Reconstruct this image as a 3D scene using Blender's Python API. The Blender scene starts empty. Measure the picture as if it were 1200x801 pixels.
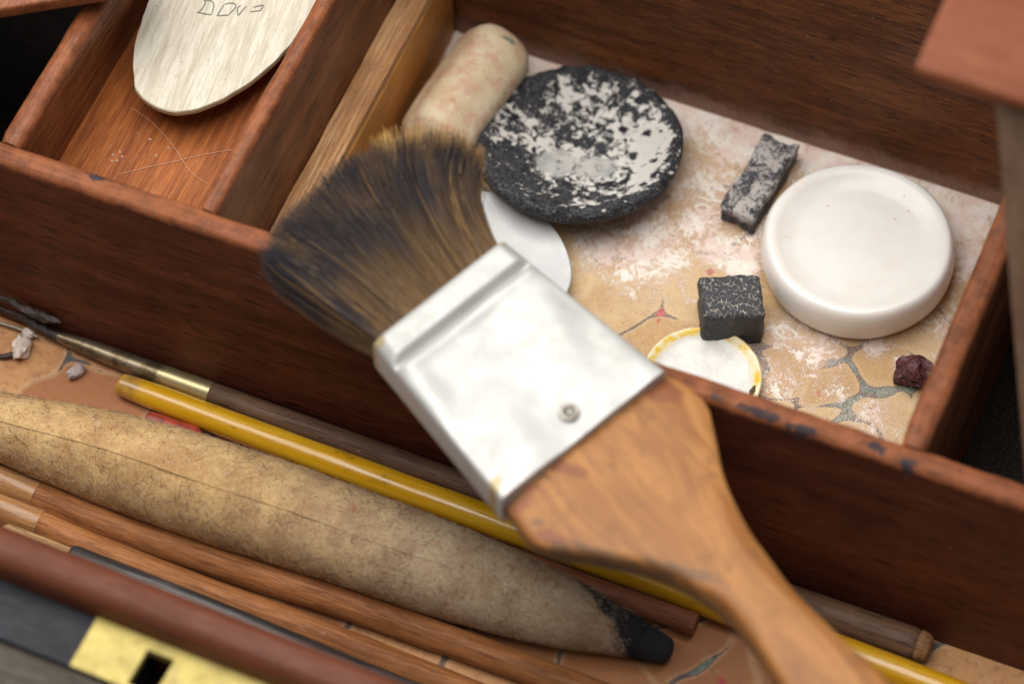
import bpy, bmesh, math, random
import numpy as np
from mathutils import Vector, Matrix, noise as mnoise

S = 0.01          # all builders work in centimetres; the scene is in metres
SC = bpy.context.scene
COL = SC.collection
random.seed(7)

# ------------------------------------------------------------------ camera
cd = bpy.data.cameras.new('camera'); cam = bpy.data.objects.new('camera', cd); COL.objects.link(cam)
cam_pos = Vector((16.1324, -37.2876, 66.6498))
RT = Vector((0.92447291, 0.38107063, -0.01161978)); DN = Vector((0.31111636, -0.77167953, -0.55472274)); FW = Vector((-0.22035529, 0.50921104, -0.83195412))
rot = Matrix((RT, -DN, -FW)).transposed()
cam.matrix_world = Matrix.Translation(cam_pos*S) @ rot.to_4x4()
cd.sensor_width = 36; cd.lens = 132; cd.clip_start = 0.02; cd.clip_end = 50
cd.dof.use_dof = True; cd.dof.focus_distance = 0.782; cd.dof.aperture_fstop = 11
SC.camera = cam
SC.view_settings.view_transform = 'Standard'; SC.view_settings.look = 'None'
SC.view_settings.exposure = 0.0; SC.view_settings.gamma = 1

# ------------------------------------------------------------------ light: one big soft window overhead to the left, dim room
w = bpy.data.worlds.new('World'); SC.world = w; w.use_nodes = True
w.node_tree.nodes['Background'].inputs[0].default_value = (0.92, 0.95, 1.0, 1)
w.node_tree.nodes['Background'].inputs[1].default_value = 0.31
def area(name, direction, dist, sx, sy, power, col, target=(0, 2, 2)):
    L = bpy.data.lights.new(name, 'AREA'); L.shape = 'RECTANGLE'; L.size = sx*S; L.size_y = sy*S
    L.energy = power; L.color = col
    o = bpy.data.objects.new(name, L); COL.objects.link(o)
    d = Vector(direction).normalized()
    o.location = (Vector(target) + d*dist)*S
    o.rotation_euler = d.to_track_quat('Z', 'Y').to_euler()
    return o
area('window_light', (-0.20, 0.10, 0.97), 105, 118, 118, 22, (1.0, 0.965, 0.91))

# ------------------------------------------------------------------ node helper
class NT:
    def __init__(s, name):
        s.m = bpy.data.materials.new(name); s.m.use_nodes = True
        s.t = s.m.node_tree; s.b = s.t.nodes['Principled BSDF']
        s._co = None; s._wp = None
    def n(s, typ, **kw):
        nd = s.t.nodes.new(typ)
        for k, v in kw.items(): setattr(nd, k, v)
        return nd
    def link(s, a, b):
        if isinstance(a, (int, float)): b.default_value = a
        elif isinstance(a, (tuple, list)):
            v = tuple(a)
            if len(b.default_value) == 4 and len(v) == 3: v = v + (1,)
            b.default_value = v
        else: s.t.links.new(a, b)
    def co(s):
        if s._co is None:
            tc = s.n('ShaderNodeTexCoord'); vm = s.n('ShaderNodeVectorMath', operation='SCALE'); vm.inputs['Scale'].default_value = 100
            s.t.links.new(tc.outputs['Object'], vm.inputs[0]); s._co = vm.outputs[0]
        return s._co
    def wp(s):
        if s._wp is None:
            g = s.n('ShaderNodeNewGeometry'); vm = s.n('ShaderNodeVectorMath', operation='SCALE'); vm.inputs['Scale'].default_value = 100
            s.t.links.new(g.outputs['Position'], vm.inputs[0]); s._wp = vm.outputs[0]
        return s._wp
    def vmul(s, v, k):
        vm = s.n('ShaderNodeVectorMath', operation='MULTIPLY'); s.link(v, vm.inputs[0]); vm.inputs[1].default_value = k; return vm.outputs[0]
    def noise(s, v, scale, detail=4, rough=.6, dist=0.0, k=(1, 1, 1), color=False):
        nd = s.n('ShaderNodeTexNoise'); nd.inputs['Scale'].default_value = scale; nd.inputs['Detail'].default_value = detail
        nd.inputs['Roughness'].default_value = rough; nd.inputs['Distortion'].default_value = dist
        s.link(s.vmul(v, k) if k != (1, 1, 1) else v, nd.inputs['Vector'])
        return nd.outputs['Color' if color else 'Fac']
    def voro(s, v, scale, feature='F1', out='Distance', k=(1, 1, 1), rnd=1.0):
        nd = s.n('ShaderNodeTexVoronoi', feature=feature); nd.inputs['Scale'].default_value = scale; nd.inputs['Randomness'].default_value = rnd
        s.link(s.vmul(v, k) if k != (1, 1, 1) else v, nd.inputs['Vector']); return nd.outputs[out]
    def math(s, op, a, b=0.0, c=None, clamp=False):
        nd = s.n('ShaderNodeMath', operation=op, use_clamp=clamp); s.link(a, nd.inputs[0]); s.link(b, nd.inputs[1])
        if c is not None: s.link(c, nd.inputs[2])
        return nd.outputs[0]
    def ramp(s, f, lo, hi, a=0.0, b=1.0, smooth=True):
        nd = s.n('ShaderNodeMapRange'); nd.interpolation_type = 'SMOOTHSTEP' if smooth else 'LINEAR'
        s.link(f, nd.inputs['Value']); s.link(lo, nd.inputs['From Min']); s.link(hi, nd.inputs['From Max'])
        s.link(a, nd.inputs['To Min']); s.link(b, nd.inputs['To Max']); return nd.outputs[0]
    def mix(s, f, a, b, mode='MIX'):
        nd = s.n('ShaderNodeMix', data_type='RGBA', blend_type=mode)
        s.link(f, nd.inputs[0]); s.link(a, nd.inputs[6]); s.link(b, nd.inputs[7]); return nd.outputs[2]
    def xyz(s, v):
        nd = s.n('ShaderNodeSeparateXYZ'); s.link(v, nd.inputs[0]); return nd.outputs
    def attr(s, name, out='Fac'):
        nd = s.n('ShaderNodeAttribute'); nd.attribute_name = name; return nd.outputs[out]
    def blobs(s, pts, warp=.25, sc=4.0):
        """mask = 1 inside ellipses (x, y, rx, ry) in world cm, with ragged outline"""
        p = s.wp(); nz = s.noise(p, sc, 3, .6); out = None
        for (x, y, rx, ry) in pts:
            vm = s.n('ShaderNodeVectorMath', operation='SUBTRACT'); s.link(p, vm.inputs[0]); vm.inputs[1].default_value = (x, y, 0)
            v = s.vmul(vm.outputs[0], (1/rx, 1/ry, 0)); ln = s.n('ShaderNodeVectorMath', operation='LENGTH'); s.link(v, ln.inputs[0])
            f = s.math('ADD', ln.outputs['Value'], s.math('MULTIPLY', s.math('SUBTRACT', nz, .5), warp*6))
            m = s.ramp(f, .7, 1.15, 1, 0)
            out = m if out is None else s.math('MAXIMUM', out, m)
        return out
    def out(s, color, rough=.5, bump=None, bs=.3, bd=.02, metal=0.0, **kw):
        b = s.b; s.link(color, b.inputs['Base Color']); s.link(rough, b.inputs['Roughness']); s.link(metal, b.inputs['Metallic'])
        for k, v in kw.items(): s.link(v, b.inputs[k.replace('_', ' ')])
        if bump is not None:
            bp = s.n('ShaderNodeBump'); bp.inputs['Strength'].default_value = bs; bp.inputs['Distance'].default_value = bd*S
            s.link(bump, bp.inputs['Height']); s.t.links.new(bp.outputs[0], b.inputs['Normal'])
        return s.m

# ------------------------------------------------------------------ mesh helpers
def link_obj(name, me, mats, parent=None, smooth=True, ang=38, loc=None):
    """verts already in cm relative to parent's base"""
    o = bpy.data.objects.new(name, me); COL.objects.link(o)
    if not isinstance(mats, (list, tuple)): mats = [mats]
    for m in mats: me.materials.append(m)
    if smooth:
        me.shade_smooth()
        if ang: me.set_sharp_from_angle(angle=math.radians(ang))
    if parent: o.parent = parent
    if loc is not None: o.location = Vector(loc)*S
    return o
def mesh(verts, faces, base=(0, 0, 0), mi=None):
    me = bpy.data.meshes.new('m'); b = Vector(base)
    me.from_pydata([tuple((Vector(v)-b)*S) for v in verts], [], faces)
    if mi: me.polygons.foreach_set('material_index', mi)
    me.validate(); me.update()
    bm = bmesh.new(); bm.from_mesh(me); bmesh.ops.recalc_face_normals(bm, faces=bm.faces); bm.to_mesh(me); bm.free()
    return me
def thing(name, label, cat, loc=(0, 0, 0), group=None):
    o = bpy.data.objects.new(name, None); COL.objects.link(o); o.location = Vector(loc)*S; o.empty_display_size = .01
    o['label'] = label; o['category'] = cat
    if group: o['group'] = group
    return o
def tag(o, label, cat, group=None, kind=None):
    o['label'] = label; o['category'] = cat
    if group: o['group'] = group
    if kind: o['kind'] = kind
    return o
def loft(rings, caps=True, closed=True):
    n = len(rings[0]); V = [p for r in rings for p in r]; F = []
    for i in range(len(rings)-1):
        for j in range(n if closed else n-1):
            a = i*n+j; b = i*n+(j+1) % n; F.append((a, b, b+n, a+n))
    if caps and closed:
        F.append(tuple(range(n))[::-1]); F.append(tuple(range((len(rings)-1)*n, len(rings)*n)))
    return V, F
def rrect(hw, hh, r, seg=4):
    pts = []
    for cx, cy, a0 in ((1, 1, 0), (-1, 1, 90), (-1, -1, 180), (1, -1, 270)):
        for k in range(seg+1):
            a = math.radians(a0+90*k/seg); pts.append((cx*(hw-r)+r*math.cos(a), cy*(hh-r)+r*math.sin(a)))
    return pts
def board(x0, x1, y0, y1, z0, z1, r=.06, wob=.012, axis=None, step=.25, base=(0, 0, 0), taper_end=0):
    """a board with rounded, slightly uneven long edges"""
    dx, dy = x1-x0, y1-y0
    if axis is None: axis = 'x' if dx >= dy else 'y'
    L = dx if axis == 'x' else dy; W = dy if axis == 'x' else dx; H = z1-z0
    n = max(2, int(L/step)); rings = []
    sec = rrect(W/2, H/2, min(r, W/2*.98, H/2*.98), 5)
    sd = random.random()*100
    for i in range(n+1):
        t = L*i/n; ring = []
        e = .0
        if i in (0, n): e = min(r, .04)
        for (u, v) in sec:
            q = mnoise.noise(Vector((t*1.7, u*3, v*.6+sd)))*wob
            k = 1 - e/(W/2); kk = 1 - e/(H/2)
            uu = u*k; vv = v*kk
            uu += q*(1 if u > 0 else -1); vv += (q if v > 0 else 0)
            c = ((x0+x1)/2, (y0+y1)/2, (z0+z1)/2)
            ring.append((x0+t, c[1]+uu, c[2]+vv) if axis == 'x' else (c[0]+uu, y0+t, c[2]+vv))
        rings.append(ring)
    V, F = loft(rings); return mesh(V, F, base)
def interp(pts, t):
    """catmull-rom through pts, t in 0..1"""
    n = len(pts)-1; x = t*n; i = min(int(x), n-1); f = x-i
    P = [Vector(pts[max(0, min(n, k))]) for k in (i-1, i, i+1, i+2)]
    return .5*((2*P[1]) + (P[2]-P[0])*f + (2*P[0]-5*P[1]+4*P[2]-P[3])*f*f + (3*P[1]-P[0]-3*P[2]+P[3])*f**3)
def lin(tab, t):
    for (a, va), (b, vb) in zip(tab, tab[1:]):
        if t <= b:
            f = (t-a)/(b-a) if b > a else 0; f = max(0, f)
            return va+(vb-va)*f
    return tab[-1][1]
def tube(path, rad, n=60, seg=24, base=(0, 0, 0), wob=0.0, flat=1.0, nf=1.5):
    """rad = [(t, r)...]"""
    rings = []; path = [Vector(p) for p in path]; sd = random.random()*50
    for i in range(n+1):
        t = i/n
        c = interp(path, t); d = (interp(path, min(1, t+.004))-interp(path, max(0, t-.004))).normalized()
        a = d.cross(Vector((0, 0, 1))).normalized(); b = a.cross(d); r = max(lin(rad, t), .002); ring = []
        for j in range(seg):
            th = 2*math.pi*j/seg; q = 1
            o = a*math.cos(th)+b*math.sin(th)*flat
            if wob: q = 1+wob*mnoise.noise(Vector((c.x*nf+sd, math.cos(th)*1.2, math.sin(th)*1.2)))
            ring.append(c+o*r*q)
        rings.append(ring)
    V, F = loft(rings); return mesh(V, F, base)
def round_end(r, L, e=None, t0=0, t1=1, m=5):
    """radius table with hemispherical ends"""
    e = e or r; out = []
    for k in range(m+1):
        a = math.pi/2*k/m; out.append((t0+(e*(1-math.cos(a)))/L, r*math.sin(a)))
    for k in range(m, -1, -1):
        a = math.pi/2*k/m; out.append((t1-(e*(1-math.cos(a)))/L, r*math.sin(a)))
    return out
def lathe(prof, seg=96, wob=0.0, jag=0.0, base=(0, 0, 0), sd=0.0):
    rings = []
    for (r, z) in prof:
        ring = []
        for j in range(seg):
            th = 2*math.pi*j/seg; c, s_ = math.cos(th), math.sin(th)
            q = mnoise.noise(Vector((c*1.5+sd, s_*1.5, 0)))*wob
            g = mnoise.noise(Vector((c*r*5+sd, s_*r*5, z*6)))*jag
            ring.append((c*(r*(1+q)+g), s_*(r*(1+q)+g), z+g*.8))
        rings.append(ring)
    V, F = loft(rings); return mesh(V, F, base)
def rock(rad, sub=3, amp=.25, freq=1.2, sd=0.0, scale=(1, 1, 1), facet=0.0):
    bm = bmesh.new(); bmesh.ops.create_icosphere(bm, subdivisions=sub, radius=1)
    for v in bm.verts:
        p = v.co.copy(); d = 1+amp*mnoise.noise(p*freq+Vector((sd, sd, sd)))+amp*.4*mnoise.noise(p*freq*3+Vector((sd, 0, 0)))
        if facet:
            c = mnoise.cell(p*1.7+Vector((sd, sd, 0))); d += facet*(c-.5)
        v.co = Vector((p.x*scale[0], p.y*scale[1], p.z*scale[2]))*d*rad*S
    me = bpy.data.meshes.new('m'); bm.to_mesh(me); bm.free(); return me

# ------------------------------------------------------------------ materials
def wood(name, dark, light, axis='x', rough=.42, contrast=1.0, worn=None, wear_z=None, stains=None, dust=None, scale=1.0, spec=.5, pores=.8, coat=0.0, fleck=.55):
    N = NT(name); c = N.co()
    st = {'x': (.10, 1, 1), 'y': (1, .10, 1), 'z': (1, 1, .10)}[axis]
    st2 = {'x': (.035, 1, 1), 'y': (1, .035, 1), 'z': (1, 1, .035)}[axis]
    big = N.noise(c, 1.1*scale, 3, .55, .6, st); fine = N.noise(c, 14*scale, 6, .72, .5, st2); por = N.noise(c, 22*scale, 2, .5, 0, {'x': (.06, 1, 1), 'y': (1, .06, 1), 'z': (1, 1, .06)}[axis])
    blot = N.noise(c, .45, 4, .6)
    f = N.math('ADD', N.math('MULTIPLY', big, .42), N.math('MULTIPLY', fine, .58))
    f = N.ramp(f, .5-.13/contrast, .5+.13/contrast)
    col = N.mix(f, dark, light)
    bl = N.ramp(blot, .3, .7); col = N.mix(N.math('MULTIPLY', bl, .35), col, tuple(x*.55 for x in dark))
    pm = N.ramp(por, .36, .43, 1, 0); col = N.mix(N.math('MULTIPLY', pm, pores), col, tuple(x*.35 for x in dark))
    rg = N.ramp(blot, .3, .7, rough-.08, rough+.1)
    if worn is not None:
        z = N.xyz(N.wp())[2]
        wn = N.noise(c, 3.5, 5, .7)
        h = N.math('ADD', z, N.math('MULTIPLY', N.math('SUBTRACT', wn, .5), .35))
        wm = N.ramp(h, wear_z-.12, wear_z+.04)
        wv = N.ramp(N.noise(c, 2.0, 4, .7), .35, .65)
        wc = N.mix(wv, worn, tuple(x*.5 for x in worn))
        wc = N.mix(N.math('MULTIPLY', N.ramp(fine, .42, .6), .35), wc, tuple(min(1, x*1.5) for x in worn))
        col = N.mix(wm, col, wc)
    if stains: col = N.mix(N.math('MULTIPLY', N.math('MULTIPLY', N.blobs(stains, .5, 5.0), N.ramp(N.xyz(N.wp())[2], 5.6, 5.85)), .88), col, (.022, .024, .032))
    if dust:
        z = N.xyz(N.wp())[2]
        dn = N.noise(N.wp(), 1.6, 6, .72)
        dm = N.math('ADD', N.ramp(z, 0, dust[0], .62, -.1, False), N.math('SUBTRACT', dn, .55))
        dm = N.ramp(dm, .05, .45)
        sp = N.noise(N.wp(), 28, 3, .7)
        dm = N.math('MULTIPLY', dm, N.ramp(sp, .35, .6, .45, 1))
        col = N.mix(dm, col, dust[1]); rg = N.math('ADD', rg, N.math('MULTIPLY', dm, .4), clamp=True)
    # pale specks of dust caught in pores
    spk = N.noise(c, 17, 3, .6, 0, {'x': (.22, 1, 1), 'y': (1, .22, 1), 'z': (1, 1, .22)}[axis]); col = N.mix(N.ramp(spk, .66, .76, 0, fleck), col, (.42, .30, .23))
    bh = N.math('ADD', N.math('MULTIPLY', fine, .6), N.math('MULTIPLY', pm, -.6))
    bh = N.math('ADD', bh, N.math('MULTIPLY', N.noise(c, 2.2, 3), .5))
    return N.out(col, rg, bh, .5, .02, Specular_IOR_Level=spec*.5, Coat_Weight=coat, Coat_Roughness=.25)

RAIL_STAINS = [(5.15, .12, .42, .10), (5.95, .06, .26, .10), (7.42, .17, .20, .12), (8.12, .10, .17, .12), (-9.2, .40, .22, .09), (7.75, .85, .14, .18), (4.2, .12, .14, .06)]
M = {}
M['wall'] = wood('dark_mahogany', (.072, .0185, .0105), (.18, .050, .025), worn=(.25, .082, .033), wear_z=5.88, stains=RAIL_STAINS, pores=.9, rough=.5, spec=.35)
M['divider'] = wood('red_mahogany', (.11, .032, .011), (.33, .112, .038), axis='y', worn=(.25, .080, .030), wear_z=5.86, pores=.8, rough=.42)
M['back'] = wood('back_mahogany', (.085, .024, .0075), (.29, .098, .030), pores=1.0, contrast=.95, dust=(1.0, (.32, .20, .16)), rough=.55, spec=.35, scale=1.7)
M['tray'] = wood('worn_tray_mahogany', (.19, .048, .012), (.42, .135, .035), axis='y', rough=.5, pores=.25, spec=.35)
M['ledge'] = wood('raw_pale_strip', (.42, .20, .080), (.78, .48, .24), axis='y', rough=.6, pores=.3, contrast=1.4, fleck=.9)
M['ledge_side'] = wood('orange_side', (.42, .17, .035), (.60, .28, .065), axis='y', rough=.5, pores=.2)
M['lip'] = wood('polished_lip', (.10, .027, .012), (.16, .047, .022), rough=.42, pores=.1, fleck=0, spec=.4)
M['front'] = wood('blackened_front', (.008, .008, .013), (.020, .020, .030), rough=.45, pores=.2, fleck=.2)
M['outer'] = wood('outer_brown', (.05, .040, .030), (.09, .07, .05), rough=.5)
M['dark'] = wood('shade_dark_inner', (.010, .007, .006), (.022, .015, .012), rough=.6)  # near-black wood tone, takes in the shade of the left compartment
M['leather'] = wood('lid_red_wood', (.17, .046, .017), (.25, .078, .034), axis='x', rough=.45, pores=.1, fleck=0, spec=.35)
M['strut'] = wood('strut_wood', (.17, .10, .062), (.27, .17, .11), axis='z', rough=.5, pores=.3)

def marbled(name, tan=(.47, .285, .115), tan2=(.58, .40, .20), powder=True, mott=.15):
    N = NT(name); c = N.wp()
    vein = N.attr('vein'); shade = N.attr('shade'); pw = N.attr('powder'); teal = N.attr('teal'); red = N.attr('red')
    n1 = N.noise(c, 1.6, 5, .6); n2 = N.noise(c, 7, 4, .65); n3 = N.noise(c, 26, 3, .7)
    t = N.mix(N.ramp(N.math('ADD', shade, N.math('MULTIPLY', N.math('SUBTRACT', n1, .5), 1.4)), .2, .8), tan, tan2)
    t = N.mix(N.math('MULTIPLY', N.ramp(n2, .45, .75), .35), t, (.36, .19, .085))
    t = N.mix(N.ramp(N.noise(c, 3.1, 5, .7), .60, .70, 0, .6), t, (.42, .16, .09))
    # a paler rim just inside each vein, like lifted marbling colour
    vd = N.math('ADD', vein, N.math('MULTIPLY', N.math('SUBTRACT', n2, .5), .07))
    t = N.mix(N.ramp(vd, .03, .14, .30, 0), t, (.66, .50, .30))
    vcol = N.mix(N.ramp(n1, .42, .58), (.05, .065, .085), (.13, .085, .065))
    vcol = N.mix(N.ramp(teal, .3, .6), vcol, N.mix(N.ramp(n2, .35, .65), (.08, .13, .12), (.20, .26, .22)))
    vcol = N.mix(N.ramp(red, .35, .6), vcol, (.45, .045, .05))
    t = N.mix(N.ramp(N.noise(c, 5, 6, .75), .50, .66, 0, mott), t, (.30, .13, .065))
    vm = N.ramp(vd, -.008, .014, 1, 0)
    col = N.mix(N.math('MULTIPLY', vm, .92), t, vcol)
    edge = N.math('MULTIPLY', N.ramp(N.math('ABSOLUTE', N.math('SUBTRACT', vd, .012)), 0, .022, 1, 0), .8)
    col = N.mix(edge, col, (.035, .04, .055))
    # free splashes of teal and red outside the veins
    tm = N.ramp(N.math('ADD', teal, N.math('MULTIPLY', N.math('SUBTRACT', n2, .5), 1.6)), 1.05, 1.2); col = N.mix(N.math('MULTIPLY', tm, .85), col, N.mix(n2, (.08, .13, .125), (.24, .30, .25)))
    rm = N.ramp(N.math('ADD', red, N.math('MULTIPLY', N.math('SUBTRACT', n2, .5), 1.6)), .72, .84); col = N.mix(N.math('MULTIPLY', rm, .85), col, (.42, .05, .055))
    # little dark flecks
    fl = N.ramp(n3, .70, .76); col = N.mix(N.math('MULTIPLY', fl, .5), col, (.10, .05, .03))
    h = N.math('MULTIPLY', n3, .2); rg = .62
    if powder:
        streak = N.noise(c, 2.1, 8, .80, 1.0)
        grit = N.noise(c, 42, 2, .6)
        f = N.math('ADD', N.math('MULTIPLY', N.math('SUBTRACT', streak, .5), 3.4), N.math('MULTIPLY', N.math('SUBTRACT', pw, .50), .85))
        f = N.math('ADD', f, N.math('MULTIPLY', N.math('SUBTRACT', n3, .5), .7))
        f = N.math('ADD', f, N.math('MULTIPLY', N.math('SUBTRACT', grit, .5), 1.6))
        rdg = N.ramp(N.math('ABSOLUTE', N.math('SUBTRACT', N.noise(c, 1.7, 5, .65, 1.6), .5)), 0, .05, .55, -.12)
        f = N.math('ADD', f, N.math('MULTIPLY', rdg, N.ramp(pw, .25, .7)))
        pm = N.ramp(f, .05, .17)
        film = N.math('MULTIPLY', N.ramp(N.math('ADD', grit, N.math('MULTIPLY', pw, .22)), .57, .68), .65); col = N.mix(film, col, (.74, .56, .50))
        film2 = N.ramp(N.noise(c, 30, 2, .6), .685, .72, 0, .85); col = N.mix(N.math('MULTIPLY', film2, N.ramp(red, .0, .5, .35, 1)), col, (.48, .07, .07))
        pc = N.mix(N.ramp(N.noise(c, 1.3, 3), .42, .56), (.80, .64, .58), (.86, .80, .73))
        pc = N.mix(N.math('MULTIPLY', N.ramp(grit, .58, .7), .4), pc, (.50, .26, .24))
        col = N.mix(N.math('MULTIPLY', pm, .93), col, pc)
        h = N.math('ADD', h, N.math('MULTIPLY', pm, N.math('ADD', .6, N.math('MULTIPLY', grit, .8)))); rg = N.ramp(pm, 0, 1, .6, .95)
    return N.out(col, rg, h, .5, .03)
M['marble'] = marbled('marbled_paper')
M['marble2'] = marbled('marbled_paper_trough', (.38, .150, .055), (.56, .29, .12), powder=False, mott=.75)

def simple(name, col, rough=.5, metal=0, var=None, vs=3, vlo=.4, vhi=.65, bump=12, bs=.2, bd=.02, k=(1, 1, 1), **kw):
    N = NT(name); c = N.co(); cc = col
    if var is not None: cc = N.mix(N.ramp(N.noise(c, vs, 6, .65, .3, k), vlo, vhi), col, var)
    return N.out(cc, rough, N.noise(c, bump, 4, .6, 0, k), bs, bd, metal, **kw)

# ------------------------------------------------------------------ the setting and the box
tb = board(-60, 60, -60, 60, -6.2, -3.2, .3, 0, base=(0, 0, 0), step=20)
o = link_obj('table', tb, simple('table_grey_brown', (.10, .085, .06), .6, var=(.06, .05, .035))); o['kind'] = 'structure'

box = thing('paint_box', 'open mahogany artist paint box with partitions and a brass lock plate', 'box', (0, 0, 0))
def bpart(name, me, mat, label=None, ang=38):
    o = link_obj(name, me, mat, box, ang=ang)
    if label: o['label'] = label
    return o
bpart('partition', board(-18, 14, 0, .52, -.3, 6.0, .17, .02), M['wall'], 'long dark partition with worn orange top edge')
bpart('back_wall', board(-5.9, 14, 10.8, 11.8, -.3, 9.5, .1), M['back'])
bpart('back_wall', board(-18, -5.92, 10.9, 11.8, -.3, 9.5, .1), M['back'])
bpart('divider', board(-11.40, -10.92, .50, 10.95, 3.0, 6.03, .17, .02), M['divider'])
bpart('divider', board(-6.97, -6.57, .50, 10.95, -.3, 6.02, .15, .02), M['divider'])
bpart('divider', board(7.79, 8.35, .50, 10.85, -.3, 6.02, .17, .02), M['divider'])
def quadmesh(ax, c, a0, a1, b0, b1): pass
bpart('ledge_strip', board(-6.565, -5.93, .525, 10.79, 2.45, 2.73, .03, .015), M['ledge'], 'pale raw wood strip along the compartment side')
bpart('ledge_block', board(-6.56, -5.90, .53, 10.78, -.3, 2.452, .03, .008), M['ledge_side'], 'orange brown side below the pale strip')
bpart('tray_floor', board(-10.93, -6.96, .51, 10.9, 3.75, 3.95, .01, .0), M['tray'], 'reddish scratched floor of the shallow tray')
bpart('box_bottom', board(-18, 14, -7.0, 11.0, -.9, -.31, .02, 0, step=4), M['dark'])
bpart('side_wall', board(-18.8, -18, -9.6, 11.8, -2.2, 6, .1), M['wall'])
bpart('side_wall', board(14.0, 14.8, -9.6, 11.8, -2.2, 6, .1), M['wall'])
bpart('front_lip', board(-18, 14, -8.46, -7.60, -.9, 6.2, .34, .01), M['lip'], 'rounded glossy red brown front lip')
# front top step of the wall, split round the lock mortise so that the keyhole is a real pit
bpart('front_rail', board(-18, -3.72, -9.62, -8.465, -2.2, 5.585, .05, .006), M['front'], 'blackened top of the front wall')
bpart('front_rail', board(-3.10, 14, -9.62, -8.465, -2.2, 5.585, .05, .006), M['front'])
bpart('front_rail', board(-3.72, -3.10, -9.62, -9.52, -2.2, 5.58, .02, 0, axis='x'), M['front'])
bpart('mortise_floor', board(-3.71, -3.11, -9.51, -8.47, 3.6, 4.3, .02, 0, axis='x'), M['dark'])
bpart('front_face', board(-18, 14, -10.6, -9.625, -2.2, 5.57, .12, .006), M['outer'])
# the whole front of the old box stands very slightly askew
SK = Matrix.Translation(Vector((-6, -8, 0))*S) @ Matrix.Rotation(math.radians(-1.7), 4, 'Z') @ Matrix.Translation(Vector((6, 8, 0))*S)
for o in list(box.children):
    if o.name.split('.')[0] in ('front_lip', 'front_rail', 'front_face', 'mortise_floor'): o.data.transform(SK)
# linings of marbled paper
def lining(name, x0, x1, y0, y1, z, seeds, pows, teals, reds, mat, res=.06, sd=1, base_pow=0.0, backdust=False):
    rng = np.random.RandomState(sd)
    nx = int((x1-x0)/res)+1; ny = int((y1-y0)/res)+1
    gx, gy = np.meshgrid(np.linspace(x0, x1, nx), np.linspace(y0, y1, ny))
    wx = gx+.13*np.sin(gy*1.9+.6)+.08*np.sin(gx*3.1+gy*2.3)+.04*np.sin(gy*7.1+gx*2)
    wy = gy+.13*np.sin(gx*1.7+1.1)+.08*np.sin(gy*2.9-gx*2.1)+.04*np.sin(gx*6.7-gy*3)
    pts = list(seeds)
    tries = 0
    while tries < 4000:
        tries += 1
        p = (rng.uniform(x0-.5, x1+.5), rng.uniform(y0-.5, y1+.5), rng.uniform(.0, .6))
        if all((p[0]-q[0])**2+(p[1]-q[1])**2 > (1.15+.9*rng.rand())**2 for q in pts): pts.append(p)
    P = np.array(pts); D = np.stack([np.sqrt((wx-p[0])**2+(wy-p[1])**2)-p[2] for p in P])
    idx = np.argsort(D, 0)[:3]; d = np.take_along_axis(D, idx, 0)
    v = .012+(d[1]-d[0])/2 - np.maximum(0, .24-(d[2]-d[0]))*.30 - .008 - .03*np.sin(wx*2.3+wy*1.3)
    tl = np.zeros_like(gx)
    for (x, y, r, a) in teals: tl = np.maximum(tl, a*np.exp(-((gx-x)**2+(gy-y)**2)/(r*r)))
    v = v - .075*tl
    sh = rng.rand(len(P))[idx[0]]
    def blob(lst):
        m = np.zeros_like(gx)
        for (x, y, r, a) in lst: m = np.maximum(m, a*np.exp(-((gx-x)**2+(gy-y)**2)/(r*r)))
        return m
    pw = np.clip(blob(pows), 0, 1.3)+base_pow
    if backdust: pw = np.maximum(pw + .12*np.sin(gx*1.3+gy*.7)*np.sin(gy*1.9-gx*.5), 1.0*np.exp(-((y1-.15-gy)/.75)**2))
    A = dict(vein=v, shade=sh, powder=pw, teal=blob(teals), red=blob(reds))
    zz = z+.012*np.sin(gx*.9)*np.sin(gy*1.1)+.02*np.clip(pw-.5, 0, 1)*np.sin(gx*5)*np.cos(gy*6)
    V = np.stack([gx, gy, zz], -1).reshape(-1, 3)*S
    i = np.arange(nx*ny).reshape(ny, nx)
    F = np.stack([i[:-1, :-1], i[:-1, 1:], i[1:, 1:], i[1:, :-1]], -1).reshape(-1, 4)
    me = bpy.data.meshes.new(name); me.from_pydata(V.tolist(), [], F.tolist())
    for k, a in A.items():
        at = me.attributes.new(k, 'FLOAT', 'POINT'); at.data.foreach_set('value', a.reshape(-1).astype(np.float32))
    me.shade_smooth()
    return me, (gx, gy, pw)
seedsC = [(5.9, 5.69, .35), (6.5, 4.77, .45), (6.46, 7.09, .4), (4.10, 5.08, .5), (.06, 5.46, .45), (.46, 9.56, .5), (4.6, 5.9, .1), (1.2, 8.3, .3), (-1.2, 5.6, .2), (2.5, 3.6, .4), (7.1, 8.2, .25), (3.45, 4.85, .2), (4.35, 3.95, .15), (5.25, 4.05, .2), (6.15, 4.0, .15), (7.25, 5.3, .2), (5.05, 6.45, .1), (7.2, 6.3, .15), (5.0, 4.9, .25), (3.3, 6.2, .15), (1.5, 5.9, .2), (1.3, 4.7, .2)]
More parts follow.
